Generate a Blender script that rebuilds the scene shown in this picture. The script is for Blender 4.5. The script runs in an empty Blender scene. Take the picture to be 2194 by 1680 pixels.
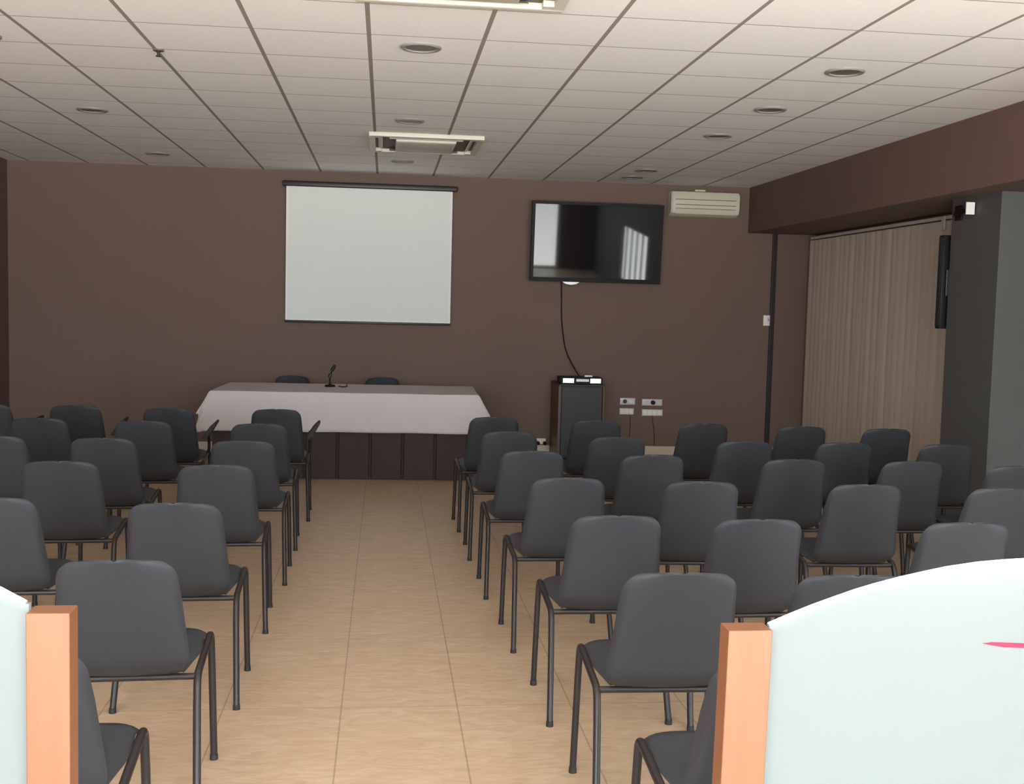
import bpy, bmesh, math, random
from mathutils import Vector, Matrix
random.seed(7)
C = bpy.context.scene.collection
sc = bpy.context.scene
PI = math.pi
PANEL = 2.5                                    # brightness of the light panels added out of view

# ------------------------------------------------------------------ camera
CAMZ = 1.62
FPX, YAW, PITCH, ROLL = 2382.1, 0.114985, 0.076236, 0.024575
cd = bpy.data.cameras.new('camera')
cam = bpy.data.objects.new('camera', cd); C.objects.link(cam)
cd.sensor_fit = 'HORIZONTAL'; cd.sensor_width = 36.0
cd.lens = FPX / 2194 * 36.0
cd.clip_start = 0.02; cd.clip_end = 200
cy, sy, cp, sp = math.cos(YAW), math.sin(YAW), math.cos(PITCH), math.sin(PITCH)
fwd = Vector((sy*cp, cy*cp, -sp)); rt = Vector((cy, -sy, 0)); up = rt.cross(fwd)
cr, sr = math.cos(ROLL), math.sin(ROLL)
r2 = rt*cr + up*sr; u2 = up*cr - rt*sr
m = Matrix.Identity(4)
for i in range(3):
    m[i][0] = r2[i]; m[i][1] = u2[i]; m[i][2] = -fwd[i]
m[0][3], m[1][3], m[2][3] = 0, 0, CAMZ
cam.matrix_world = m
sc.camera = cam

# ------------------------------------------------------------------ room sizes
XL, XR, YB, ZC = -3.92, 4.37, 12.2, 3.015      # left wall, right wall, back wall, ceiling
XN = 5.2                                        # the right wall steps back this far in front of the pier
YF = -2.6                                       # glazed street front behind the camera
BX, BZ = 4.03, 2.512                            # ceiling beam: face and underside

# ------------------------------------------------------------------ light
w = bpy.data.worlds.new('daylight'); sc.world = w; w.use_nodes = True
wn = w.node_tree; bg = wn.nodes['Background']
# sky and sunlit pavement outside the street front: brightness by elevation
wtc = wn.nodes.new('ShaderNodeTexCoord'); wsp = wn.nodes.new('ShaderNodeSeparateXYZ'); wn.links.new(wtc.outputs['Generated'], wsp.inputs[0])
wmr = wn.nodes.new('ShaderNodeMapRange'); wmr.inputs['From Min'].default_value = -1; wmr.inputs['From Max'].default_value = 1
wn.links.new(wsp.outputs['Z'], wmr.inputs['Value'])
wcr = wn.nodes.new('ShaderNodeValToRGB'); wn.links.new(wmr.outputs[0], wcr.inputs[0])
def sky_stop(i, z, c):
    e = wcr.color_ramp.elements[i] if i < 2 else wcr.color_ramp.elements.new(.5)
    e.position = (z+1)/2; e.color = (*c, 1)
sky_stop(0, -1, (.95, .90, .84)); sky_stop(1, 1, (.80, .92, 1.0))
for z_, c_ in [(-.34, (.95, .93, .90)), (-.18, (.76, .74, .71)), (-.10, (.60, .59, .57)), (-.05, (.38, .38, .38)), (.03, (.25, .27, .28)), (.16, (.54, .60, .64)), (.34, (.68, .78, .86))]:
    sky_stop(9, z_, c_)
wn.links.new(wcr.outputs[0], bg.inputs['Color'])
bg.inputs['Strength'].default_value = 50.0
def portal(name, loc, direction, w_, h_):
    l = bpy.data.lights.new(name, 'AREA'); l.shape = 'RECTANGLE'; l.size = w_; l.size_y = h_; l.cycles.is_portal = True
    o = bpy.data.objects.new(name, l); C.objects.link(o)
    o.location = loc; o.rotation_euler = Vector(direction).to_track_quat('-Z', 'Z' if abs(direction[2]) < .5 else 'Y').to_euler()
portal('street_front_portal', ((XL+4.35)/2, YF-.12, 1.4), (0, 1, 0), 8.3, 2.75)
portal('side_window_portal', (XN+.1, 1.475, .825), (-1, 0, 0), 2.35, 1.2)

sc.view_settings.view_transform = 'Standard'
sc.view_settings.look = 'None'
sc.view_settings.exposure = -0.42
sc.view_settings.gamma = 1.0
sc.view_settings.use_curve_mapping = False

# ------------------------------------------------------------------ materials
def srgb(r, g, b):
    f = lambda c: (c/255/12.92) if c/255 <= 0.04045 else ((c/255+0.055)/1.055)**2.4
    return (f(r), f(g), f(b), 1)

def mat(name, col, rough=0.5, metal=0.0, spec=0.5, noise=0.0, nscale=8.0, stretch=(1, 1, 1), bump=0.0, bscale=200.0):
    M = bpy.data.materials.new(name); M.use_nodes = True
    nt = M.node_tree; b = nt.nodes['Principled BSDF']
    b.inputs['Roughness'].default_value = rough
    b.inputs['Metallic'].default_value = metal
    b.inputs['Specular IOR Level'].default_value = spec
    tc = nt.nodes.new('ShaderNodeTexCoord')
    mp = nt.nodes.new('ShaderNodeMapping'); mp.inputs['Scale'].default_value = stretch
    nt.links.new(tc.outputs['Object'], mp.inputs['Vector'])
    nz = nt.nodes.new('ShaderNodeTexNoise'); nz.inputs['Scale'].default_value = nscale
    nz.inputs['Detail'].default_value = 5
    nt.links.new(mp.outputs[0], nz.inputs['Vector'])
    mx = nt.nodes.new('ShaderNodeMix'); mx.data_type = 'RGBA'
    k = max(noise, 0.01)
    mx.inputs[6].default_value = (col[0]*(1-k), col[1]*(1-k), col[2]*(1-k), 1)
    mx.inputs[7].default_value = (min(1, col[0]*(1+k)), min(1, col[1]*(1+k)), min(1, col[2]*(1+k)), 1)
    nt.links.new(nz.outputs['Fac'], mx.inputs[0])
    nt.links.new(mx.outputs[2], b.inputs['Base Color'])
    if bump > 0:
        n2 = nt.nodes.new('ShaderNodeTexNoise'); n2.inputs['Scale'].default_value = bscale
        nt.links.new(tc.outputs['Object'], n2.inputs['Vector'])
        bp = nt.nodes.new('ShaderNodeBump'); bp.inputs['Strength'].default_value = bump
        bp.inputs['Distance'].default_value = 0.002
        nt.links.new(n2.outputs['Fac'], bp.inputs['Height'])
        nt.links.new(bp.outputs[0], b.inputs['Normal'])
    return M

M = {}
M['wall'] = mat('brown_wall_paint', (0.165, 0.105, 0.083, 1), 0.75, noise=0.06, nscale=1.5, stretch=(1, 1, .3), bump=.15)
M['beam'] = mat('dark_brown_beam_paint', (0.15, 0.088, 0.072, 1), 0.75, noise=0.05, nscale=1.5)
M['grey_wall'] = mat('grey_wall_paint', (0.078, 0.078, 0.076, 1), 0.7, noise=0.04, bump=.1)
M['skirting'] = mat('cream_skirting', (0.62, 0.52, 0.42, 1), 0.4, noise=0.05)
M['shell'] = mat('grey_plastic', (0.034, 0.035, 0.040, 1), 0.45, spec=0.2, noise=0.04, bump=.25, bscale=500)
M['tube'] = mat('black_enamel_tube', (0.02, 0.016, 0.016, 1), 0.4, spec=0.35)
M['rubber'] = mat('black_rubber', (0.012, 0.012, 0.012, 1), 0.7)
M['canvas'] = mat('white_screen_fabric', (0.82, 0.84, 0.82, 1), 0.8, noise=0.01)
M['screen_border'] = mat('screen_border_white', (0.9, 0.89, 0.9, 1), 0.7)
M['black'] = mat('black_plastic', (0.008, 0.007, 0.007, 1), 0.5, spec=.2)
M['dark_metal'] = mat('dark_metal', (0.03, 0.024, 0.024, 1), 0.4, metal=.3)
M['tvglass'] = mat('tv_glass', (0.006, 0.007, 0.009, 1), 0.03, spec=0.35)
M['ac'] = mat('cream_ac_plastic', (0.62, 0.58, 0.47, 1), 0.4, noise=0.02)
M['ac_dark'] = mat('dark_slot', (0.09, 0.075, 0.055, 1), 0.6)
M['cas'] = mat('cassette_plastic', (0.64, 0.60, 0.52, 1), 0.45, noise=0.02)
M['cloth'] = mat('white_tablecloth_fabric', (0.58, 0.53, 0.53, 1), 0.85, noise=0.03, nscale=3, bump=.2, bscale=400)
M['skirt'] = mat('brown_skirt_fabric', (0.045, 0.029, 0.027, 1), 0.85, noise=0.08, nscale=5, bump=.3, bscale=400)
M['plate'] = mat('white_switch_plastic', (0.66, 0.62, 0.62, 1), 0.35)
M['plate2'] = mat('white_switch_plastic_bright', (0.85, 0.82, 0.76, 1), 0.35)
M['wood_panel'] = mat('dark_wood_side', (0.09, 0.045, 0.02, 1), 0.4, noise=0.2, nscale=4, stretch=(1, 1, .1))
M['cabinet'] = mat('black_cabinet', (0.016, 0.018, 0.016, 1), 0.5, noise=0.1)
M['label_white'] = mat('lit_white_display', (0.9, 0.9, 0.88, 1), 0.3)
_l = M['label_white'].node_tree.nodes['Principled BSDF']; _l.inputs['Emission Color'].default_value = (1, 1, .97, 1); _l.inputs['Emission Strength'].default_value = .7
M['silver'] = mat('silver_plastic', (0.5, 0.5, 0.52, 1), 0.3, metal=.5)
M['slat'] = mat('beige_blind_fabric', (0.52, 0.43, 0.355, 1), 0.8, noise=0.16, nscale=2.0, stretch=(1, 14, .2), bump=.2, bscale=300)
M['rail'] = mat('white_blind_rail', (0.6, 0.55, 0.5, 1), 0.4)
M['lamp_rim'] = mat('downlight_rim_grey', (0.26, 0.245, 0.23, 1), 0.5)
M['lamp_in'] = mat('downlight_inner_dark', (0.12, 0.105, 0.09, 1), 0.35)
M['red'] = mat('red_film', (0.36, 0.025, 0.05, 1), 0.7, spec=.1)
M['ground'] = mat('pale_pavement', (0.45, 0.44, 0.42, 1), 0.8, noise=0.1)
M['alu'] = mat('aluminium_frame', (0.45, 0.46, 0.47, 1), 0.35, metal=.6)

def wood():
    m_ = bpy.data.materials.new('orange_beech_wood'); m_.use_nodes = True
    nt = m_.node_tree; b = nt.nodes['Principled BSDF']
    tc = nt.nodes.new('ShaderNodeTexCoord'); mp = nt.nodes.new('ShaderNodeMapping')
    mp.inputs['Scale'].default_value = (14, 14, 1.2)
    nt.links.new(tc.outputs['Object'], mp.inputs[0])
    nz = nt.nodes.new('ShaderNodeTexNoise'); nz.inputs['Scale'].default_value = 3; nz.inputs['Detail'].default_value = 6
    nz.inputs['Distortion'].default_value = .6
    nt.links.new(mp.outputs[0], nz.inputs['Vector'])
    cr_ = nt.nodes.new('ShaderNodeValToRGB')
    cr_.color_ramp.elements[0].position = .3; cr_.color_ramp.elements[0].color = (0.165, 0.062, 0.026, 1)
    cr_.color_ramp.elements[1].position = .7; cr_.color_ramp.elements[1].color = (0.185, 0.073, 0.033, 1)
    nt.links.new(nz.outputs['Fac'], cr_.inputs[0]); nt.links.new(cr_.outputs[0], b.inputs['Base Color'])
    b.inputs['Roughness'].default_value = .45; b.inputs['Specular IOR Level'].default_value = .4
    return m_
M['wood'] = wood()

def floor_mat():
    m_ = bpy.data.materials.new('tan_mottled_floor_tile'); m_.use_nodes = True
    nt = m_.node_tree; b = nt.nodes['Principled BSDF']; L = nt.links.new
    tc = nt.nodes.new('ShaderNodeTexCoord')
    sep = nt.nodes.new('ShaderNodeSeparateXYZ'); L(tc.outputs['Object'], sep.inputs[0])
    mp = nt.nodes.new('ShaderNodeMapping'); mp.inputs['Scale'].default_value = (1.0, 3.2, 1)
    L(tc.outputs['Object'], mp.inputs[0])
    nz = nt.nodes.new('ShaderNodeTexNoise'); nz.inputs['Scale'].default_value = 7; nz.inputs['Detail'].default_value = 8
    nz.inputs['Distortion'].default_value = 1.2; nz.inputs['Roughness'].default_value = .62
    L(mp.outputs[0], nz.inputs['Vector'])
    r = nt.nodes.new('ShaderNodeValToRGB')
    r.color_ramp.elements[0].position = .33; r.color_ramp.elements[0].color = (0.44, 0.305, 0.195, 1)
    r.color_ramp.elements[1].position = .66; r.color_ramp.elements[1].color = (0.56, 0.42, 0.295, 1)
    e = r.color_ramp.elements.new(.5); e.color = (0.50, 0.36, 0.24, 1)
    L(nz.outputs['Fac'], r.inputs[0])
    def seam(out, off, pitch, half):
        a = nt.nodes.new('ShaderNodeMath'); a.operation = 'ADD'; a.inputs[1].default_value = off + 100*pitch; L(out, a.inputs[0])
        d = nt.nodes.new('ShaderNodeMath'); d.operation = 'PINGPONG'; d.inputs[1].default_value = pitch/2; L(a.outputs[0], d.inputs[0])
        c = nt.nodes.new('ShaderNodeMath'); c.operation = 'LESS_THAN'; c.inputs[1].default_value = half; L(d.outputs[0], c.inputs[0])
        return c.outputs[0]
    sx = seam(sep.outputs['X'], 0.15, 0.465, 0.003)
    syy = seam(sep.outputs['Y'], 0.25, 0.93, 0.0022)
    mxm = nt.nodes.new('ShaderNodeMath'); mxm.operation = 'MAXIMUM'; L(sx, mxm.inputs[0]); L(syy, mxm.inputs[1])
    fm = nt.nodes.new('ShaderNodeMath'); fm.operation = 'MULTIPLY'; fm.inputs[1].default_value = .5; L(mxm.outputs[0], fm.inputs[0])
    mx = nt.nodes.new('ShaderNodeMix'); mx.data_type = 'RGBA'; L(fm.outputs[0], mx.inputs[0])
    L(r.outputs[0], mx.inputs[6]); mx.inputs[7].default_value = (0.16, 0.10, 0.06, 1)
    L(mx.outputs[2], b.inputs['Base Color'])
    b.inputs['Roughness'].default_value = .42; b.inputs['Specular IOR Level'].default_value = .4
    return m_
M['floor'] = floor_mat()

def ceiling_mat():
    m_ = bpy.data.materials.new('white_ceiling_tiles'); m_.use_nodes = True
    nt = m_.node_tree; b = nt.nodes['Principled BSDF']; L = nt.links.new
    tc = nt.nodes.new('ShaderNodeTexCoord')
    sep = nt.nodes.new('ShaderNodeSeparateXYZ'); L(tc.outputs['Object'], sep.inputs[0])
    nz = nt.nodes.new('ShaderNodeTexNoise'); nz.inputs['Scale'].default_value = 60; nz.inputs['Detail'].default_value = 4
    L(tc.outputs['Object'], nz.inputs['Vector'])
    r = nt.nodes.new('ShaderNodeValToRGB')
    r.color_ramp.elements[0].position = .3; r.color_ramp.elements[0].color = (0.86, 0.84, 0.835, 1)
    r.color_ramp.elements[1].position = .7; r.color_ramp.elements[1].color = (0.91, 0.89, 0.885, 1)
    L(nz.outputs['Fac'], r.inputs[0])
    def seam(out, off, pitch, half):
        a = nt.nodes.new('ShaderNodeMath'); a.operation = 'ADD'; a.inputs[1].default_value = -off + 100*pitch; L(out, a.inputs[0])
        d = nt.nodes.new('ShaderNodeMath'); d.operation = 'PINGPONG'; d.inputs[1].default_value = pitch/2; L(a.outputs[0], d.inputs[0])
        c = nt.nodes.new('ShaderNodeMath'); c.operation = 'LESS_THAN'; c.inputs[1].default_value = half; L(d.outputs[0], c.inputs[0])
        return c.outputs[0]
    sx = seam(sep.outputs['X'], -0.7066, 0.6, 0.0115)
    syy = seam(sep.outputs['Y'], 5.352, 0.6, 0.006)
    mx = nt.nodes.new('ShaderNodeMix'); mx.data_type = 'RGBA'; L(syy, mx.inputs[0])
    L(r.outputs[0], mx.inputs[6]); mx.inputs[7].default_value = (0.36, 0.32, 0.29, 1)
    mx2 = nt.nodes.new('ShaderNodeMix'); mx2.data_type = 'RGBA'; L(sx, mx2.inputs[0])
    L(mx.outputs[2], mx2.inputs[6]); mx2.inputs[7].default_value = (0.28, 0.24, 0.215, 1)
    L(mx2.outputs[2], b.inputs['Base Color'])
    b.inputs['Roughness'].default_value = .85
    return m_
M['ceiling'] = ceiling_mat()

def frosted():
    m_ = bpy.data.materials.new('frosted_white_glass'); m_.use_nodes = True
    nt = m_.node_tree; b = nt.nodes['Principled BSDF']; L = nt.links.new
    b.inputs['Base Color'].default_value = (0.182, 0.208, 0.212, 1)
    b.inputs['Roughness'].default_value = .12
    b.inputs['Specular IOR Level'].default_value = .5
    tr = nt.nodes.new('ShaderNodeBsdfTranslucent'); tr.inputs[0].default_value = (0.8, 0.87, 0.88, 1)
    mx = nt.nodes.new('ShaderNodeMixShader'); mx.inputs[0].default_value = .35
    L(b.outputs[0], mx.inputs[1]); L(tr.outputs[0], mx.inputs[2])
    L(mx.outputs[0], nt.nodes['Material Output'].inputs['Surface'])
    return m_
M['frosted'] = frosted()

def clear_glass():
    m_ = bpy.data.materials.new('clear_glass'); m_.use_nodes = True
    nt = m_.node_tree
    t = nt.nodes.new('ShaderNodeBsdfTransparent'); t.inputs[0].default_value = (.93, .95, .95, 1)
    g = nt.nodes.new('ShaderNodeBsdfGlossy'); g.inputs['Roughness'].default_value = .02
    mx = nt.nodes.new('ShaderNodeMixShader'); mx.inputs[0].default_value = .06
    nt.links.new(t.outputs[0], mx.inputs[1]); nt.links.new(g.outputs[0], mx.inputs[2])
    nt.links.new(mx.outputs[0], nt.nodes['Material Output'].inputs['Surface'])
    return m_
M['glass'] = clear_glass()

# ------------------------------------------------------------------ mesh helpers
def box(bm, x0, x1, y0, y1, z0, z1, bev=0.0, seg=2):
    r = bmesh.ops.create_cube(bm, size=1.0)
    vs = r['verts']
    for v in vs:
        v.co = Vector((x0 + (v.co.x+.5)*(x1-x0), y0 + (v.co.y+.5)*(y1-y0), z0 + (v.co.z+.5)*(z1-z0)))
    if bev > 0:
        es = list({e for v in vs for e in v.link_edges})
        bmesh.ops.bevel(bm, geom=es, offset=bev, segments=seg, profile=.5, affect='EDGES')

def cyl(bm, p0, p1, r0, r1=None, seg=24, caps=True):
    r1 = r0 if r1 is None else r1
    p0 = Vector(p0); p1 = Vector(p1); d = (p1-p0)
    res = bmesh.ops.create_cone(bm, cap_ends=caps, segments=seg, radius1=r0, radius2=r1, depth=d.length)
    q = Vector((0, 0, 1)).rotation_difference(d.normalized())
    for v in res['verts']:
        v.co = q @ v.co + (p0+p1)/2

def smooth_path(pts, rad, n=5):
    out = [Vector(pts[0])]
    for i in range(1, len(pts)-1):
        a, b_, c = Vector(pts[i-1]), Vector(pts[i]), Vector(pts[i+1])
        l = min(rad, (a-b_).length*.45, (c-b_).length*.45)
        s = b_ + (a-b_).normalized()*l; e = b_ + (c-b_).normalized()*l
        for k in range(n+1):
            t = k/n
            out.append(s*(1-t)**2 + b_*2*t*(1-t) + e*t*t)
    out.append(Vector(pts[-1]))
    return out

def tube(bm, pts, r, seg=10):
    rings = []; n = len(pts); ref = None
    for i, p in enumerate(pts):
        t = (pts[min(i+1, n-1)] - pts[max(i-1, 0)]).normalized()
        if ref is None:
            ref = t.orthogonal().normalized()
        ref = (ref - t*ref.dot(t)).normalized()
        b_ = t.cross(ref)
        rings.append([bm.verts.new(p + (ref*math.cos(2*PI*k/seg) + b_*math.sin(2*PI*k/seg))*r) for k in range(seg)])
    for i in range(n-1):
        for k in range(seg):
            bm.faces.new((rings[i][k], rings[i][(k+1) % seg], rings[i+1][(k+1) % seg], rings[i+1][k]))
    bm.faces.new(list(reversed(rings[0]))); bm.faces.new(rings[-1])

def shell(bm, fn, nu, nv, th):
    """surface fn(u in -1..1, v in 0..1) given a thickness along its normal"""
    def P(u, v): return Vector(fn(u, v))
    A = []; B = []
    for j in range(nv+1):
        ra = []; rb = []
        for i in range(nu+1):
            u = -1+2*i/nu; v = j/nv; e = 1e-3
            p = P(u, v)
            du = P(min(1, u+e), v) - P(max(-1, u-e), v); dv = P(u, min(1, v+e)) - P(u, max(0, v-e))
            nrm = du.cross(dv)
            nrm = nrm.normalized() if nrm.length > 1e-12 else Vector((0, 0, 1))
            ra.append(bm.verts.new(p + nrm*th/2)); rb.append(bm.verts.new(p - nrm*th/2))
        A.append(ra); B.append(rb)
    for j in range(nv):
        for i in range(nu):
            bm.faces.new((A[j][i], A[j][i+1], A[j+1][i+1], A[j+1][i]))
            bm.faces.new((B[j][i], B[j+1][i], B[j+1][i+1], B[j][i+1]))
    for j in range(nv):
        bm.faces.new((A[j][0], A[j+1][0], B[j+1][0], B[j][0]))
        bm.faces.new((A[j][nu], B[j][nu], B[j+1][nu], A[j+1][nu]))
    for i in range(nu):
        bm.faces.new((A[0][i], B[0][i], B[0][i+1], A[0][i+1]))
        bm.faces.new((A[nv][i], A[nv][i+1], B[nv][i+1], B[nv][i]))

def prism(bm, poly, axis, a, b_):
    """poly of 2D points extruded between a and b along axis ('x','y','z')"""
    def co(p, t):
        return {'x': (t, p[0], p[1]), 'y': (p[0], t, p[1]), 'z': (p[0], p[1], t)}[axis]
    v0 = [bm.verts.new(co(p, a)) for p in poly]; v1 = [bm.verts.new(co(p, b_)) for p in poly]
    n = len(poly)
    bm.faces.new(v0); bm.faces.new(list(reversed(v1)))
    for i in range(n):
        bm.faces.new((v0[i], v1[i], v1[(i+1) % n], v0[(i+1) % n]))

def obj(name, bm, material, parent=None, smooth=False):
    bmesh.ops.recalc_face_normals(bm, faces=bm.faces[:])
    me = bpy.data.meshes.new(name); bm.to_mesh(me); bm.free()
    if smooth:
        for p in me.polygons: p.use_smooth = True
        try: me.set_sharp_from_angle(angle=math.radians(40))
        except Exception: pass
    me.materials.append(material)
    o = bpy.data.objects.new(name, me); C.objects.link(o)
    if parent is not None: o.parent = parent
    return o

def B(): return bmesh.new()
def bobj(name, material, parent, *boxes, bev=0.0, smooth=False):
    bm = B()
    for b_ in boxes: box(bm, *b_, bev=bev)
    return obj(name, bm, material, parent, smooth)

def tag(o, label, cat, group=None):
    o['label'] = label; o['category'] = cat
    if group: o['group'] = group
    return o
def thing(name, label, cat, loc=(0, 0, 0), rz=0.0, group=None):
    o = bpy.data.objects.new(name, None); C.objects.link(o); o.empty_display_size = .1
    o.location = loc; o.rotation_euler = (0, 0, rz)
    return tag(o, label, cat, group)
def struct(o):
    o['kind'] = 'structure'; return o
def copy_tree(o, parent=None):
    c = o.copy(); C.objects.link(c)
    if parent is not None: c.parent = parent
    for ch in list(o.children):
        copy_tree(ch, c)
    return c

# ------------------------------------------------------------------ room shell
PX, PY0, PY1 = 4.27, 7.42, 8.1
XW = 4.82                                       # right wall behind the blind
struct(bobj('floor', M['floor'], None, (XL-.3, XN+.3, YF-.2, YB+.2, -.1, 0)))
struct(bobj('ceiling', M['ceiling'], None, (XL-.3, XN+.3, YF-.2, YB+.2, ZC, ZC+.12)))
struct(bobj('wall_back', M['wall'], None, (XL-.3, XN+.3, YB, YB+.2, 0, ZC)))
struct(bobj('wall_left', M['beam'], None, (XL-.2, XL, YF-.2, YB, 0, ZC)))
struct(bobj('wall_right', M['wall'], None, (XW, XN+.2, PY1, YB, 0, ZC)))
wy0, wy1, sz0, sz1 = .3, 2.65, .25, 1.4          # window in the right wall beside the camera
struct(bobj('wall_right_front', M['grey_wall'], None, (XN, XN+.08, YF-.2, wy0, 0, ZC), (XN, XN+.08, wy1, PY0, 0, ZC), (XN, XN+.08, wy0, wy1, 0, sz0), (XN, XN+.08, wy0, wy1, sz1, ZC)))
wo = struct(bobj('window_5', M['glass'], None, (XN+.055, XN+.06, wy0, wy1, sz0, sz1)))
for k in range(1, 5):
    bobj('mullion', M['alu'], wo, (XN+.005, XN+.05, wy0+k*.47-.02, wy0+k*.47+.02, sz0, sz1))
struct(bobj('trim_1', M['beam'], None, (BX, XW, PY0, YB, BZ, ZC), (BX, XN, YF-.2, PY0, BZ, ZC)))          # dropped beam along the right side
# grey pier
struct(bobj('trim_2', M['grey_wall'], None, (PX, XN+.2, PY0, PY1, 0, BZ)))
# skirting boards
struct(bobj('baseboard_back', M['skirting'], None, (XL, XW, YB-.015, YB, 0, .095), bev=.003))
struct(bobj('baseboard_left', M['skirting'], None, (XL, XL+.015, 0, YB-.02, 0, .095), bev=.003))
struct(bobj('baseboard_right', M['skirting'], None, (XW-.015, XW, PY1, YB-.02, 0, .095), bev=.003))
# street front: wall above the glazing, frames and panes
struct(bobj('wall_front', M['wall'], None, (XL-.2, XN+.2, YF-.2, YF, 2.75, ZC)))
XG = 4.35
struct(bobj('wall_front_side', M['beam'], None, (XG, XN+.2, YF-.2, YF, 0, 2.75)))
n = 4; wx = (XG-XL)/n
for k in range(n):
    a = XL + k*wx; b_ = a+wx
    wo = struct(obj('window_%d' % (k+1), (lambda bm: (box(bm, a+.06, b_-.06, YF-.105, YF-.095, .06, 2.69), bm)[1])(B()), M['glass']))
    f = bobj('window_frame', M['alu'], wo, (a, a+.06, YF-.14, YF-.06, 0, 2.75), (b_-.06, b_, YF-.14, YF-.06, 0, 2.75),
             (a+.06, b_-.06, YF-.14, YF-.06, 0, .06), (a+.06, b_-.06, YF-.14, YF-.06, 2.69, 2.75))

# ------------------------------------------------------------------ chairs
ZT = 0.825
def back_fn(u, v):
    # v 0 bottom .. 1 top ; local origin on the floor between the rear feet, chair faces +Y
    z0, z1 = 0.428, ZT
    v = .5 - .5*math.cos(PI*v)
    u = math.sin(u*PI/2)*.6 + u*.4
    z = z0 + (z1-z0)*v
    hw = 0.205 - 0.035*v
    rt_, rb = 0.050, 0.075
    dt = z1-z; db = z-z0
    if dt < rt_: hw -= rt_ - math.sqrt(max(0, rt_**2-(rt_-dt)**2))
    if db < rb: hw -= .85*(rb - math.sqrt(max(0, rb**2-(rb-db)**2)))
    x = u*hw
    crown = .010*(1-u*u)*v*v
    y = 0.085 - 0.135*v**.9 + 0.030*u*u*(.5+.5*v) + 0.020*max(0, (abs(u)-.9)/.1)**1.5*min(1, dt/.12)*min(1, db/.10)
    y += 0.045*max(0, 1-db/.07)**2
    return (x, y, z+crown)
def seat_fn(u, v):
    # v 0 rear .. 1 front
    v = v
    u = math.sin(u*PI/2)*.5 + u*.5
    y0, y1 = 0.115, 0.50
    y = y0+(y1-y0)*v
    hw = 0.170 + 0.040*min(1, v*2.2)
    rf = .03; df = y1-y
    if df < rf: hw -= .8*(rf - math.sqrt(max(0, rf**2-(rf-df)**2)))
    x = u*hw
    z = 0.440 + 0.045*v - 0.016*(1-u*u)*math.sin(PI*min(1, v*1.1)) - 0.020*abs(u)**8
    z += 0.035*max(0, 1-v/.12)**2
    z -= 0.045*max(0, (v-.86)/.14)**2
    return (x, y, z)

def make_chair(label):
    t = thing('stacking_chair', label, 'chair')
    bm = B(); shell(bm, back_fn, 30, 26, .009); obj('backrest', bm, M['shell'], t, True)
    bm = B(); shell(bm, seat_fn, 18, 20, .008); obj('seat', bm, M['shell'], t, True)
    R_ = .0125
    bm = B()
    for s in (-1, 1):
        # side rail: bend at the front, along the seat, bend at the rear
        path = smooth_path([(s*.231, .462, .35), (s*.228, .455, .466), (s*.220, .14, .418), (s*.223, .105, .32)], .035)
        tube(bm, path, R_)
    tube(bm, [Vector((-.220, .15, .411)), Vector((.220, .15, .411))], .011)
    tube(bm, [Vector((-.226, .40, .446)), Vector((.226, .40, .446))], .011)
    obj('seat_frame', bm, M['tube'], t, True)
    for s in (-1, 1):
        bm = B(); tube(bm, [Vector((s*.231, .462, .352)), Vector((s*.238, .474, .012))], R_)
        l = obj('leg', bm, M['tube'], t, True)
        bm = B(); cyl(bm, (s*.238, .474, .0), (s*.238, .474, .02), .0145, .0135, 16); obj('foot_cap', bm, M['rubber'], l, True)
        bm = B(); tube(bm, [Vector((s*.223, .105, .322)), Vector((s*.236, .0, .012))], R_)
        l = obj('leg', bm, M['tube'], t, True)
        bm = B(); cyl(bm, (s*.236, .0, .0), (s*.236, .0, .02), .0145, .0135, 16); obj('foot_cap', bm, M['rubber'], l, True)
    return t

def make_arm(t):
    """short folded writing arm on the right side of a front-row chair"""
    bm = B()
    tube(bm, smooth_path([(.226, .38, .45), (.238, .37, .50), (.236, .33, .635)], .03), .011)
    a = obj('armrest', bm, M['tube'], t, True)
    bm = B()
    prism(bm, [(.210, .600), (.262, .680), (.305, .722), (.316, .712), (.262, .618), (.232, .590)], 'y', .16, .35)
    bmesh.ops.bevel(bm, geom=bm.edges[:], offset=.004, segments=2, affect='EDGES')
    obj('writing_tablet', bm, M['rubber'], a, True)

def unproj(u, v, z):
    d = fwd + r2*((u-1097)/FPX) - u2*((v-840)/FPX)
    t = (z-CAMZ)/d.z
    return d.x*t, d.y*t

NUM = ['', 'first', 'second', 'third', 'fourth', 'fifth', 'sixth', 'seventh']
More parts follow.
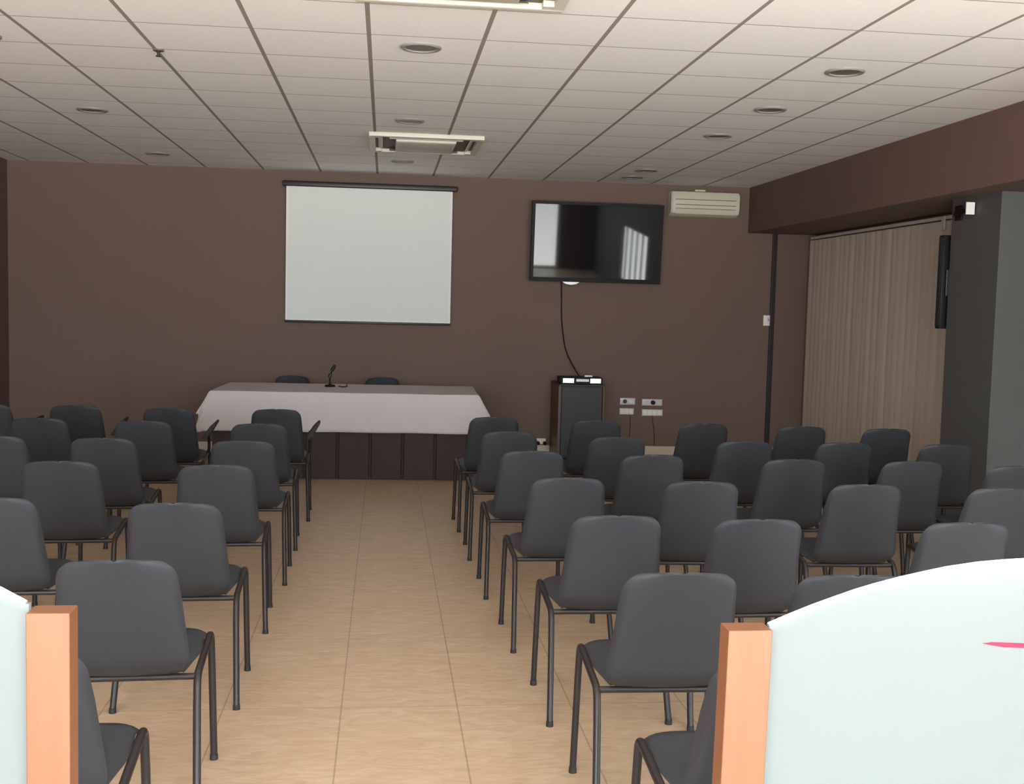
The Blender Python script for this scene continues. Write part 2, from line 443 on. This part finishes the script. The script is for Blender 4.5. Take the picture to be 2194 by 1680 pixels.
# (side, row from the camera, seat from the aisle, x pixel, y pixel of backrest top centre)
spots = [
 ('left', 2, 1, 245, 1203), ('left', 3, 1, 372, 1080), ('left', 4, 1, 462, 998), ('left', 5, 1, 520, 946),
 ('left', 6, 1, 555, 909), ('left', 7, 1, 592, 878), ('left', 3, 2, -30, 1068), ('left', 4, 2, 125, 990),
 ('left', 5, 2, 218, 940), ('left', 6, 2, 305, 903), ('left', 7, 2, 360, 876), ('left', 5, 3, -20, 935),
 ('left', 6, 3, 80, 897), ('left', 7, 3, 160, 870), ('left', 7, 4, -35, 866),
 ('right', 2, 1, 1465, 1230), ('right', 3, 1, 1325, 1107), ('right', 4, 1, 1220, 1026), ('right', 5, 1, 1142, 968),
 ('right', 6, 1, 1093, 926), ('right', 7, 1, 1060, 895), ('right', 2, 2, 1835, 1235), ('right', 3, 2, 1632, 1115),
 ('right', 3, 3, 2080, 1122), ('right', 4, 2, 1508, 1034), ('right', 4, 3, 1862, 1040), ('right', 4, 4, 2160, 1048),
 ('right', 5, 2, 1402, 977), ('right', 5, 3, 1707, 986), ('right', 5, 4, 1962, 990), ('right', 5, 5, 2190, 1000),
 ('right', 6, 2, 1325, 938), ('right', 6, 3, 1600, 947), ('right', 6, 4, 1815, 950), ('right', 6, 5, 2035, 954),
 ('right', 7, 2, 1280, 902), ('right', 7, 3, 1511, 909), ('right', 7, 4, 1722, 915), ('right', 7, 5, 1905, 920)]
proto = None
def place(label, x, y, rz, group):
    """x, y: ground point under the top centre of the backrest"""
    global proto
    if proto is None:
        proto = make_chair(label); o = proto
    else:
        o = copy_tree(proto); o['label'] = label
    off = Matrix.Rotation(rz, 3, 'Z') @ Vector((0, -.043, 0))
    o.location = (x-off.x, y-off.y, 0); o.rotation_euler = (0, 0, rz); o['group'] = group
    return o
arms = []
for side, row, seat, u, v in spots:
    x, y = unproj(u, v, ZT+.008)
    st = 'on the aisle' if seat == 1 else '%s seat from the aisle' % NUM[seat]
    lab = 'grey chair, %s block, %s row counting from the camera, %s' % (side, NUM[row], st)
    if row == 7:
        lab = 'dark grey chair, %s block, row nearest the white table, %s' % (side, st)
    o = place(lab, x, y, math.radians(random.uniform(-1.5, 1.5) + (3 if side == 'left' else -.5)), 'chairs in rows in the %s block' % side)
    if side == 'left' and row == 7: arms.append(o)
place('grey chair cut off by the picture edge behind the left wooden post', -.83, 2.50, math.radians(3), 'chairs in rows in the left block')
place('grey chair cut off by the picture edge behind the right wooden post', .925, 2.37, math.radians(-.5), 'chairs in rows in the right block')
place('dark chair behind the white table, left of the microphone', -.96, 11.93, PI, 'chairs behind the table')
place('dark chair behind the white table, right of the microphone', -.02, 11.92, PI+.05, 'chairs behind the table')
for o in arms: make_arm(o)

# ------------------------------------------------------------------ table with cloth, skirt and microphone
TX0, TX1, TY0, TY1, TZ = -1.55, .885, 10.24, 11.36, .795
TR = math.radians(-1.6)
tb = thing('folding_table', 'long speakers table hidden under the white cloth before the back wall', 'table', ((TX0+TX1)/2, (TY0+TY1)/2, 0), TR)
hx, hy = (TX1-TX0)/2, (TY1-TY0)/2
bobj('tabletop', M['wood_panel'], tb, (-hx+.01, hx-.01, -hy+.01, hy-.01, TZ-.03, TZ-.003), bev=.004)
for sx_ in (-1, 1):
    for sy_ in (-1, 1):
        bm = B(); cyl(bm, (sx_*(hx-.12), sy_*(hy-.12), 0), (sx_*(hx-.12), sy_*(hy-.12), TZ-.03), .02); obj('leg', bm, M['tube'], tb, True)
def cloth():
    bm = B(); ov, oe = .36, .26; nx, ny = 110, 60
    xs = [-hx-oe+(2*hx+2*oe)*i/nx for i in range(nx+1)]
    ys = [-hy-ov+(2*hy+ov+.06)*j/ny for j in range(ny+1)]
    V = []
    for y in ys:
        row = []
        for x in xs:
            dx = max(0, abs(x)-hx); sx_ = 1 if x > 0 else -1
            dy = max(0, -hy-y); dyb = max(0, y-hy)
            px = max(-hx, min(hx, x)); py = max(-hy, min(hy, y))
            z = TZ+.004
            fl = .42*dx
            cornerf = min(dx/oe, dy/ov)
            z -= max(.78*dx, dy, dyb) + .02*cornerf
            px += sx_*(fl + .010*math.sin(y*26)*dx/oe) + sx_*.003
            py -= .05*dy + .012*dy/ov*math.sin(x*7+1)*math.sin(x*2.3) + .003*(dy > 0)
            if dx > 0 and dy > 0:
                py += .02*cornerf*math.sin((dx-dy)*40)
            if dyb > 0: py += .006
            row.append(bm.verts.new((px, py, z + .0012*math.sin(x*9+y*5))))
        V.append(row)
    for j in range(ny):
        for i in range(nx):
            bm.faces.new((V[j][i], V[j][i+1], V[j+1][i+1], V[j+1][i]))
    return bm
co = obj('tablecloth', cloth(), M['cloth'], None, True)
co.location = tb.location; co.rotation_euler = (0, 0, TR)
sm = co.modifiers.new('thick', 'SOLIDIFY'); sm.thickness = .002; sm.offset = 1
tag(co, 'long off-white cloth draped over the table before the brown wall', 'tablecloth')
def skirt():
    bm = B(); pts = []
    x = -hx+.02; y = -hy+.015
    pts += [(-hx+.02, hy-.05)]
    k = 0
    pts.append((x, y))
    xx = x
    seams = [-hx+.02+.235+.298*i for i in range(8)]
    for s in seams:
        if s > hx-.06: break
        pts += [(s-.016, y-.004), (s-.006, y+.02), (s+.006, y+.02), (s+.016, y-.004)]
    pts += [(hx-.02, y), (hx-.02, hy-.05)]
    # subdivide with a gentle wave
    P = []
    for a, b_ in zip(pts[:-1], pts[1:]):
        n_ = max(1, int(math.dist(a, b_)/.03))
        for i in range(n_):
            t = i/n_; P.append((a[0]+(b_[0]-a[0])*t, a[1]+(b_[1]-a[1])*t))
    P.append(pts[-1])
    zs = [.004, .2, .4, .58, .76]
    R = [[bm.verts.new((p[0], p[1] + .004*math.sin(p[0]*21)*(1-z/.75), z)) for p in P] for z in zs]
    for j in range(len(zs)-1):
        for i in range(len(P)-1):
            bm.faces.new((R[j][i], R[j][i+1], R[j+1][i+1], R[j+1][i]))
    return bm
so = obj('table_skirt', skirt(), M['skirt'])
so.location = tb.location; so.rotation_euler = (0, 0, TR)
s2 = so.modifiers.new('thick', 'SOLIDIFY'); s2.thickness = .004
tag(so, 'dark brown pleated skirt hanging below the white tablecloth to the floor', 'table skirt')

mic = thing('table_microphone', 'small black gooseneck microphone standing on the white tablecloth', 'microphone', (-.525, 10.98, TZ+.006))
bm = B(); cyl(bm, (0, 0, 0), (0, 0, .018), .055, .045); cyl(bm, (0, 0, .018), (0, 0, .028), .02, .014); obj('base', bm, M['black'], mic, True)
bm = B(); tube(bm, smooth_path([(0, 0, .02), (-.004, 0, .10), (.022, 0, .165)], .05), .0075); obj('gooseneck', bm, M['black'], mic, True)
bm = B(); cyl(bm, (-.006, 0, .09), (.004, 0, .125), .017, .017); obj('collar', bm, M['dark_metal'], mic, True)
bm = B(); bmesh.ops.create_uvsphere(bm, u_segments=16, v_segments=12, radius=.02)
for v_ in bm.verts: v_.co = Vector((v_.co.x+.028+v_.co.z*.8, v_.co.y, v_.co.z*1.9+.178))
obj('windscreen', bm, M['rubber'], mic, True)
mc = B(); tube(mc, smooth_path([(-.44, 10.97, TZ+.012), (-.40, 10.88, TZ+.012), (-.36, 10.95, TZ+.012), (-.37, 11.2, TZ+.012)], .04), .005)
tag(obj('microphone_cable', mc, M['black'], None, True), 'thin black cable curling beside the microphone on the tablecloth', 'cable')

# ------------------------------------------------------------------ projection screen
SX0, SX1, SZ0, SZ1 = -1.063, .704, CAMZ-.197, CAMZ+1.224
ps = thing('projection_screen', 'white pull-down projection screen hanging on the brown back wall', 'projection screen', ((SX0+SX1)/2, YB-.004, SZ0))
wd = (SX1-SX0)/2; hh = SZ1-SZ0
bobj('canvas', M['canvas'], ps, (-wd, wd, -.062, -.058, 0, hh))
bobj('border', M['screen_border'], ps, (-wd, -wd+.02, -.0635, -.0625, .02, hh-.01), (wd-.02, wd, -.0635, -.0625, .02, hh-.01), (-wd, wd, -.0635, -.0625, 0, .02))
bm = B(); box(bm, -wd-.04, wd+.05, -.095, -.02, hh, hh+.055, bev=.012, seg=3)
obj('roller_housing', bm, M['dark_metal'], ps, True)
bm = B(); box(bm, -wd-.005, wd+.005, -.07, -.05, -.022, .002, bev=.005); obj('weight_bar', bm, M['dark_metal'], ps, True)
bobj('wall_bracket', M['dark_metal'], ps, (-wd-.035, -wd-.015, -.03, 0, hh-.01, hh+.06), (wd+.02, wd+.04, -.03, 0, hh-.01, hh+.06))

# ------------------------------------------------------------------ television
TVX0, TVX1, TVZ0, TVZ1 = 1.555, 3.005, CAMZ+.290, CAMZ+1.150
tv = thing('television', 'large black flat television mounted on the back wall beside the white screen', 'television', ((TVX0+TVX1)/2, 12.035, (TVZ0+TVZ1)/2))
tv.rotation_euler = (math.radians(5.0), 0, math.radians(.4))
a, c = (TVX1-TVX0)/2, (TVZ1-TVZ0)/2
bm = B(); box(bm, -a, a, -.018, .03, -c, c, bev=.006); obj('casing', bm, M['black'], tv, True)
bobj('bezel', M['black'], tv, (-a, -a+.035, -.026, -.018, -c, c), (a-.035, a, -.026, -.018, -c, c), (-a+.035, a-.035, -.026, -.018, c-.03, c), (-a+.035, a-.035, -.026, -.018, -c, -c+.045), bev=.002)
bobj('screen', M['tvglass'], tv, (-a+.035, a-.035, -.0205, -.0185, -c+.045, c-.03))
bm = B(); prism(bm, [(-.10, -c+.004), (.10, -c+.004), (.06, -c-.022), (0, -c-.032), (-.06, -c-.022)], 'y', -.022, .0)
lg = obj('logo_tab', bm, M['silver'], tv, True); lg.location.x = -.27; lg['label'] = 'silver tab under the frame'
bobj('wall_bracket', M['dark_metal'], tv, (-.2, .2, .03, .135, -.12, .12))
cb = B()
def bw(u, v, Y):   # point on a plane of constant Y seen at a pixel of the photograph
    d = fwd + r2*((u-1097)/FPX) - u2*((v-840)/FPX)
    t = Y/d.y
    return Vector((d.x*t, Y, CAMZ+d.z*t))
tube(cb, smooth_path([bw(1203, 596, 12.18), bw(1203, 690, 12.185), bw(1211, 752, 12.185), bw(1232, 792, 12.10), bw(1242, 808, 11.94)], .12), .0065, 8)
tag(obj('television_cable', cb, M['black'], None, True), 'thin dark cable hanging from the television to the black cabinet', 'cable')

# ------------------------------------------------------------------ wall air conditioner
ac = thing('wall_air_conditioner', 'cream wall air conditioner high on the back wall right of the television', 'air conditioner', (3.48, YB, CAMZ+1.045))
prof = [(0, 0), (-.10, 0), (-.165, .03), (-.185, .08), (-.19, .22), (-.17, .262), (-.13, .275), (0, .275)]
bm = B(); prism(bm, prof, 'x', -.385, .385); bmesh.ops.bevel(bm, geom=[e for e in bm.edges if abs(e.verts[0].co.x-e.verts[1].co.x) < 1e-6], offset=.012, segments=3, affect='EDGES')
obj('body', bm, M['ac'], ac, True)
bobj('air_slot', M['ac_dark'], ac, (-.34, .34, -.192, -.186, .175, .181), (-.34, .34, -.1915, -.184, .118, .124), (-.34, .34, -.188, -.178, .078, .083))
bm = B(); prism(bm, [(-.168, .026), (-.186, .07), (-.191, .07), (-.174, .024)], 'x', -.33, .33); obj('flap', bm, M['ac'], ac)
bobj('pipe_cover', M['ac'], ac, (-.10, .02, -.09, -.005, .27, .30), bev=.006)

# ------------------------------------------------------------------ equipment cabinet
cbn = thing('equipment_cabinet', 'tall black cabinet with a dark wood side against the back wall under the television', 'cabinet', (2.10, 11.86, 0))
bobj('body', M['cabinet'], cbn, (-.235, .215, -.24, .30, .03, .80), bev=.004)
bobj('side_panel', M['wood_panel'], cbn, (-.262, -.235, -.25, .30, 0, .80), bev=.002)
bobj('side_panel', M['wood_panel'], cbn, (.215, .235, -.25, .30, 0, .80), bev=.002)
bobj('door', M['cabinet'], cbn, (-.228, .208, -.256, -.241, .05, .785), bev=.003)
bobj('top_board', M['cabinet'], cbn, (-.262, .235, -.26, .30, .80, .818), bev=.003)
amp = thing('audio_mixer', 'flat black audio unit with two bright white displays on the black cabinet', 'audio equipment', (2.09, 11.78, .819))
bobj('casing', M['black'], amp, (-.225, .225, -.14, .14, 0, .072), bev=.004)
bobj('panel', M['label_white'], amp, (-.205, -.085, -.145, -.139, .012, .062), bev=.002)
bobj('panel', M['label_white'], amp, (.09, .205, -.145, -.139, .012, .062), bev=.002)
bobj('display', M['silver'], amp, (-.06, .075, -.144, -.139, .028, .055))
bobj('remote_box', M['silver'], None, (2.13, 2.22, 11.72, 11.80, .892, .912), bev=.004)
tag(bpy.data.objects['remote_box'], 'tiny pale grey box lying on the black audio unit', 'box')

# ------------------------------------------------------------------ wall plates
def plate(u0, v0, u1, v1, kind, label):
    p = bw((u0+u1)/2, (v0+v1)/2, YB-.006); q0 = bw(u0, v0, YB-.006); q1 = bw(u1, v1, YB-.006)
    w_ = abs(q1.x-q0.x)/2*.97; h_ = max(.03, abs(q0.z-q1.z)/2*.93)
    t = thing('wall_socket', label, 'wall socket', (p.x, YB, p.z), 0, 'sockets on the back wall')
    bm = B(); box(bm, -w_, w_, -.012, 0, -h_, h_, bev=.004); obj('cover_plate', bm, M['plate'], t, True)
    if kind == 'a':
        bm = B(); cyl(bm, (-w_*.35, -.013, 0), (-w_*.35, -.0105, 0), .024); obj('socket_hole', bm, M['dark_metal'], t)
        bobj('module', M['silver'], t, (w_*.2, w_*.8, -.015, -.011, -h_*.5, h_*.5), bev=.001)
    elif kind == 'b':
        for k in range(3): bobj('module', M['plate2'], t, (-w_*.85+k*w_*.6, -w_*.85+k*w_*.6+w_*.5, -.015, -.011, -h_*.7, h_*.7), bev=.001)
    elif kind == 'c':
        bm = B(); cyl(bm, (w_*.05, -.045, 0), (w_*.05, -.011, 0), .024); obj('plug', bm, M['black'], t, True)
        bobj('module', M['silver'], t, (-w_*.7, -w_*.45, -.015, -.011, -h_*.6, h_*.6), (w_*.45, w_*.85, -.015, -.011, -h_*.6, h_*.6), bev=.001)
    else:
        for k in range(4): bobj('module', M['plate2'], t, (-w_*.9+k*w_*.46, -w_*.9+k*w_*.46+w_*.38, -.015, -.011, -h_*.7, h_*.7), bev=.001)
    return t
plate(1328, 852, 1361, 868, 'a', 'upper left of the four white wall plates, with a round socket')
plate(1327, 874, 1358, 889, 'b', 'lower left of the four white wall plates beside the black cabinet')
plate(1375, 854.5, 1419, 870, 'c', 'upper right of the four white wall plates, holding a black plug')
plate(1375, 876.5, 1420, 892, 'd', 'lower right and widest of the four white wall plates')
for i, (u_, ua, lab) in enumerate([(1397, 1402, 'thin dark cable running down the wall from the right wall plates'), (1350, 1346, 'thin dark cable running down the wall from the left wall plates')]):
    bm = B(); p0 = bw(u_, 891, YB-.006); p1 = bw(ua, 955, YB-.006)
    tube(bm, [p0, (p0+p1)/2+Vector((.01, 0, 0)), Vector((p1.x, YB-.006, .10))], .004, 6)
    tag(obj('socket_cable', bm, M['skirt'], None, True), lab, 'cable')
sw = bw(1647, 687, YB)
st_ = thing('light_switch', 'small white square thermostat switch near the right corner of the back wall', 'switch', (sw.x-.012, YB, sw.z))
bobj('cover_plate', M['plate2'], st_, (-.055, .055, -.016, 0, -.06, .06), bev=.005, smooth=True)
bobj('rocker', M['silver'], st_, (-.01, .03, -.02, -.015, -.005, .025), bev=.002)
# dark trunking in the right corner
tag(bobj('cable_trunking', M['dark_metal'], None, (4.318, 4.366, YB-.035, YB-.001, .1, BZ-.002), bev=.003), 'narrow dark vertical trunking in the right corner of the back wall', 'trunking')
# plug adapter low on the wall left of the cabinet
pa = thing('power_adapter', 'small white plug adapter with black plugs low beside the black cabinet', 'adapter', (1.735, YB-.015, .11))
bobj('body', M['plate2'], pa, (-.07, .06, -.04, -.0, .0, .065), bev=.006)
for k in (-.03, .045):
    bm = B(); cyl(bm, (k, -.08, .012), (k, -.038, .016), .02, .02, 12); obj('plug', bm, M['black'], pa, True)

# ------------------------------------------------------------------ vertical blinds, hanging panel and bracket on the right
BY0, BY1, BZT = 8.75, 12.10, CAMZ+.835
vb = thing('vertical_blind', 'closed beige vertical blind covering the window left of the grey pier', 'window blind', (4.74, BY0, 0))
bobj('head_rail', M['rail'], vb, (-.02, .035, 0, BY1-BY0, BZT, BZT+.03), bev=.004)
ns = 28; pitch = (BY1-BY0)/ns
for k in range(ns):
    bm = B(); yc = pitch*(k+.5); an = math.radians(14+random.uniform(-5, 5))
    def fn(u, v, yc=yc, an=an):
        s = u*.064
        return (-s*math.sin(an)*1.0 - .007*(1-u*u), yc + s*math.cos(an), .10 + (BZT-.012-.10)*v)
    shell(bm, fn, 6, 1, .0015)
    obj('slat', bm, M['slat'], vb, True)
bm = B(); box(bm, -.034, -.022, .30, .36, BZT-.09, BZT+.028, bev=.004); obj('end_bracket', bm, M['rail'], vb)

hp = thing('column_speaker', 'slim black upright box hanging edge-on at the back edge of the grey pier', 'speaker', (4.262, 8.165, CAMZ-.085))
bm = B(); box(bm, -.035, .035, -.035, .035, 0, .715, bev=.008); obj('casing', bm, M['black'], hp, True)
bm = B(); box(bm, -.039, -.034, -.026, .026, .02, .695, bev=.002); obj('grille', bm, M['rubber'], hp, True)
bobj('mount', M['dark_metal'], hp, (-.01, .02, -.065, -.035, .25, .45), bev=.004)
wb = thing('wall_bracket', 'small black arm with a white end plate near the top of the grey pier', 'bracket', (PX, 7.86, CAMZ+.80))
bm = B(); tube(bm, smooth_path([(0, .13, -.03), (-.04, .13, -.03), (-.04, -.09, 0)], .03), .016, 8); obj('arm', bm, M['black'], wb, True)
bobj('end_plate', M['plate2'], wb, (-.075, -.01, -.105, -.09, -.045, .045), bev=.003)
bobj('mounting_plate', M['black'], wb, (-.012, 0, .08, .18, -.07, .04), bev=.002)

# ------------------------------------------------------------------ ceiling cassettes
def cassette(label, y0, y1):
    x0, x1 = -.155, .79
    t = thing('ceiling_cassette', label, 'air conditioner', ((x0+x1)/2, (y0+y1)/2, ZC), 0, 'air conditioning cassettes in the ceiling')
    a, b_ = (x1-x0)/2, (y1-y0)/2
    bm = B()
    def frame(bm, a, b_, ia, ib, z0, z1):
        box(bm, -a, a, -b_, -ib, z0, z1, bev=.006); box(bm, -a, a, ib, b_, z0, z1, bev=.006)
        box(bm, -a, -ia, -ib, ib, z0, z1); box(bm, ia, a, -ib, ib, z0, z1)
    frame(bm, a, b_, a-.05, b_-.05, -.035, 0)
    obj('outer_frame', bm, M['cas'], t, True)
    bobj('recess', M['ac_dark'], t, (-a+.05, a-.05, -b_+.05, b_-.05, -.006, 0))
    bm = B(); box(bm, -a+.22, a-.22, -b_+.17, b_-.17, -.05, -.007, bev=.012, seg=3); obj('intake_panel', bm, M['cas'], t, True)
    bobj('intake_groove', M['ac_dark'], t, *[(-a+.24, a-.24, -b_+.26+k*.05, -b_+.266+k*.05, -.0515, -.049) for k in range(8)])
    for s in (-1, 1):
        bm = B(); prism(bm, [(s*(b_-.055), -.010), (s*(b_-.125), -.036), (s*(b_-.135), -.034), (s*(b_-.065), -.007)], 'x', -a+.17, a-.17); obj('louvre', bm, M['cas'], t)
        bm = B(); prism(bm, [(s*(a-.075), -.010), (s*(a-.105), -.026), (s*(a-.112), -.024), (s*(a-.082), -.008)], 'y', -b_+.17, b_-.17); obj('louvre', bm, M['cas'], t)
        cx0, cx1 = (a-.17, a-.05) if s > 0 else (-a+.05, -a+.17)
        cx0, cx1 = (a-.10, a-.05) if s > 0 else (-a+.05, -a+.10)
        bobj('corner_cap', M['cas'], t, (cx0, cx1, -b_+.05, -b_+.10, -.034, -.006))
        bobj('corner_cap', M['cas'], t, (cx0, cx1, b_-.10, b_-.05, -.034, -.006))
    return t
cassette('square cream air conditioning cassette in the ceiling above the projection screen', 9.24, 10.22)
cassette('cream air conditioning cassette cut off by the top edge of the picture', 4.26, 5.21)

# ------------------------------------------------------------------ round ceiling downlights
def downlight(x, y, label):
    t = thing('ceiling_downlight', label, 'ceiling light', (x, y, ZC), 0, 'round unlit downlights in the ceiling')
    bm = B(); n_ = 32; prof_ = [(.112, 0), (.112, -.006), (.104, -.012), (.088, -.010), (.084, -.003)]
    rings = [[bm.verts.new((r_*math.cos(2*PI*k/n_), r_*math.sin(2*PI*k/n_), z_)) for k in range(n_)] for r_, z_ in prof_]
    for j in range(len(prof_)-1):
        for k in range(n_):
            bm.faces.new((rings[j][k], rings[j][(k+1) % n_], rings[j+1][(k+1) % n_], rings[j+1][k]))
    obj('trim_ring', bm, M['lamp_rim'], t, True)
    bm = B(); cyl(bm, (0, 0, -.004), (0, 0, 0), .085, .085, 32); obj('lens', bm, M['lamp_in'], t)
    return t
for x, y, lab in [
    (2.60, 6.25, 'round dark downlight, nearest of those in the row on the right'),
    (2.60, 7.50, 'round downlight, second nearest in the row on the right'),
    (2.60, 8.71, 'round downlight in the middle of the row on the right'),
    (2.57, 11.02, 'round downlight, second from the back wall in the row on the right'),
    (2.56, 11.62, 'round downlight nearest the back wall above the television'),
    (.17, 6.18, 'round pale downlight in the middle row, in front of the nearer cassette'),
    (.16, 8.62, 'round downlight just in front of the cassette above the projection screen'),
    (.145, 11.05, 'round downlight between the ceiling cassette and the back wall'),
    (-2.20, 6.42, 'round downlight cut off by the left edge of the picture'),
    (-2.20, 8.75, 'round dark downlight in the middle of the row on the left'),
    (-2.21, 11.21, 'round downlight nearest the back wall in the row on the left')]:
    downlight(x, y, lab)
spk = thing('sprinkler', 'tiny dark sprinkler on the ceiling grid towards the left', 'sprinkler', (-1.29, 6.57, ZC))
bm = B(); cyl(bm, (0, 0, -.008), (0, 0, 0), .03); obj('escutcheon', bm, M['lamp_in'], spk, True)
bm = B(); cyl(bm, (0, 0, -.035), (0, 0, -.008), .008); cyl(bm, (0, 0, -.038), (0, 0, -.035), .016); obj('head', bm, M['dark_metal'], spk, True)

# ------------------------------------------------------------------ glowing ceiling panels added out of view to brighten the near floor
LP = bpy.data.materials.new('added_fill_glow'); LP.use_nodes = True
_b = LP.node_tree.nodes['Principled BSDF']
_b.inputs['Emission Color'].default_value = (1, .97, .93, 1); _b.inputs['Emission Strength'].default_value = PANEL
_b.inputs['Base Color'].default_value = (.8, .8, .8, 1)
for x, y, lab in [(-2.2, 3.9, 'added unseen light panel above the first chairs of the left block'), (.2, 3.9, 'added unseen light panel above the near end of the aisle'), (2.6, 3.9, 'added unseen light panel above the first chairs of the right block')]:
    t = thing('added_light_panel', lab, 'ceiling light', (x, y, ZC), 0, 'unseen light panels added to brighten the floor')
    bobj('panel_frame', M['rail'], t, (-.3, -.27, -.6, .6, -.03, 0), (.27, .3, -.6, .6, -.03, 0), (-.27, .27, -.6, -.57, -.03, 0), (-.27, .27, .57, .6, -.03, 0))
    bobj('diffuser', LP, t, (-.27, .27, -.57, .57, -.02, -.012))

# ------------------------------------------------------------------ foreground partitions: wooden post + curved frosted glass
GY = 1.8
def post(pts_top, lean, label):
    x0, x1, y0, y1, zt = pts_top
    bm = B(); box(bm, x0, x1, y0, y1, 0, zt, bev=.002)
    for v_ in bm.verts: v_.co.x += lean*(zt-v_.co.z)
    return tag(obj('wooden_post', bm, M['wood'], None), label, 'post')
pr = bw(1562, 1352, GY); pr2 = bw(1656, 1356, GY)
post((pr.x, pr2.x, GY, GY+.05, pr.z), -.014, 'orange wooden post right of the aisle, holding the large curved frosted panel')
ql = bw(54, 1315, GY); ql2 = bw(149, 1315, GY)
post((ql.x, ql2.x, GY, GY+.05, ql.z), -.002, 'orange wooden post at the left edge beside the small frosted panel')
def glass_panel(px, x_in, label):
    g0, g1 = GY+.02, GY+.032
    top = [bw(u, v, g0) for u, v in px]
    poly = [(p.x, p.z) for p in top]
    poly = [(x_in, poly[0][1])] + poly if abs(x_in-poly[0][0]) > .001 else poly
    xe = poly[-1][0]
    poly = poly + [(xe, .08), (poly[0][0], .08)]
    bm = B(); prism(bm, poly, 'y', g0, g1)
    return tag(obj('frosted_glass_panel', bm, M['frosted'], None), label, 'glass panel')
rp = [(1647, 1341), (1694, 1321), (1744, 1301), (1794, 1283), (1834, 1269), (1874, 1257), (1927, 1243), (1980, 1231), (2027, 1221), (2094, 1211), (2150, 1206), (2200, 1203), (2300, 1201), (2400, 1203), (2520, 1213)]
M['edge'] = mat('edge_highlight_white', (0.75, 0.78, 0.78, 1), 0.3)  # white colour stands in for ceiling light caught on the glass edge
def edge_highlight(px, par):
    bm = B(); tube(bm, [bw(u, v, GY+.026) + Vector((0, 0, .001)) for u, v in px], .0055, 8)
    e = obj('painted_edge_highlight', bm, M['edge'], par, True); e['label'] = 'white strip, highlight painted along the top edge'
gp = glass_panel(rp, pr2.x+.0005, 'large white frosted glass panel with a curved top at the lower right')
lp = [(55, 1294.5), (51, 1292), (30, 1281), (0, 1265), (-40, 1250), (-90, 1236), (-150, 1226), (-220, 1220), (-330, 1218)]
gl = glass_panel(lp, ql.x-.0005, 'small piece of white frosted glass panel at the lower left edge')
edge_highlight(rp, gp); edge_highlight(lp, gl)
# red mark printed on the right panel
rm = [(2106, 1379), (2125, 1376.5), (2150, 1377), (2200, 1379), (2240, 1381), (2240, 1391), (2200, 1389), (2150, 1387), (2125, 1383)]
bm = B(); prism(bm, [(p.x, p.z) for p in [bw(u, v, GY+.019) for u, v in rm]], 'y', GY+.0185, GY+.0195)
ro = obj('printed_stroke', bm, M['red'], gp); ro['label'] = 'thin red printed stroke'
for gx0, gx1, lab in [(pr2.x, pr2.x+.9, 'right'), (ql.x-.9, ql.x, 'left')]:
    par = gp if lab == 'right' else gl
    bobj('base_rail', M['wood'], par, (gx0+.001, gx1-.001, GY+.0, GY+.05, 0, .08), bev=.002)
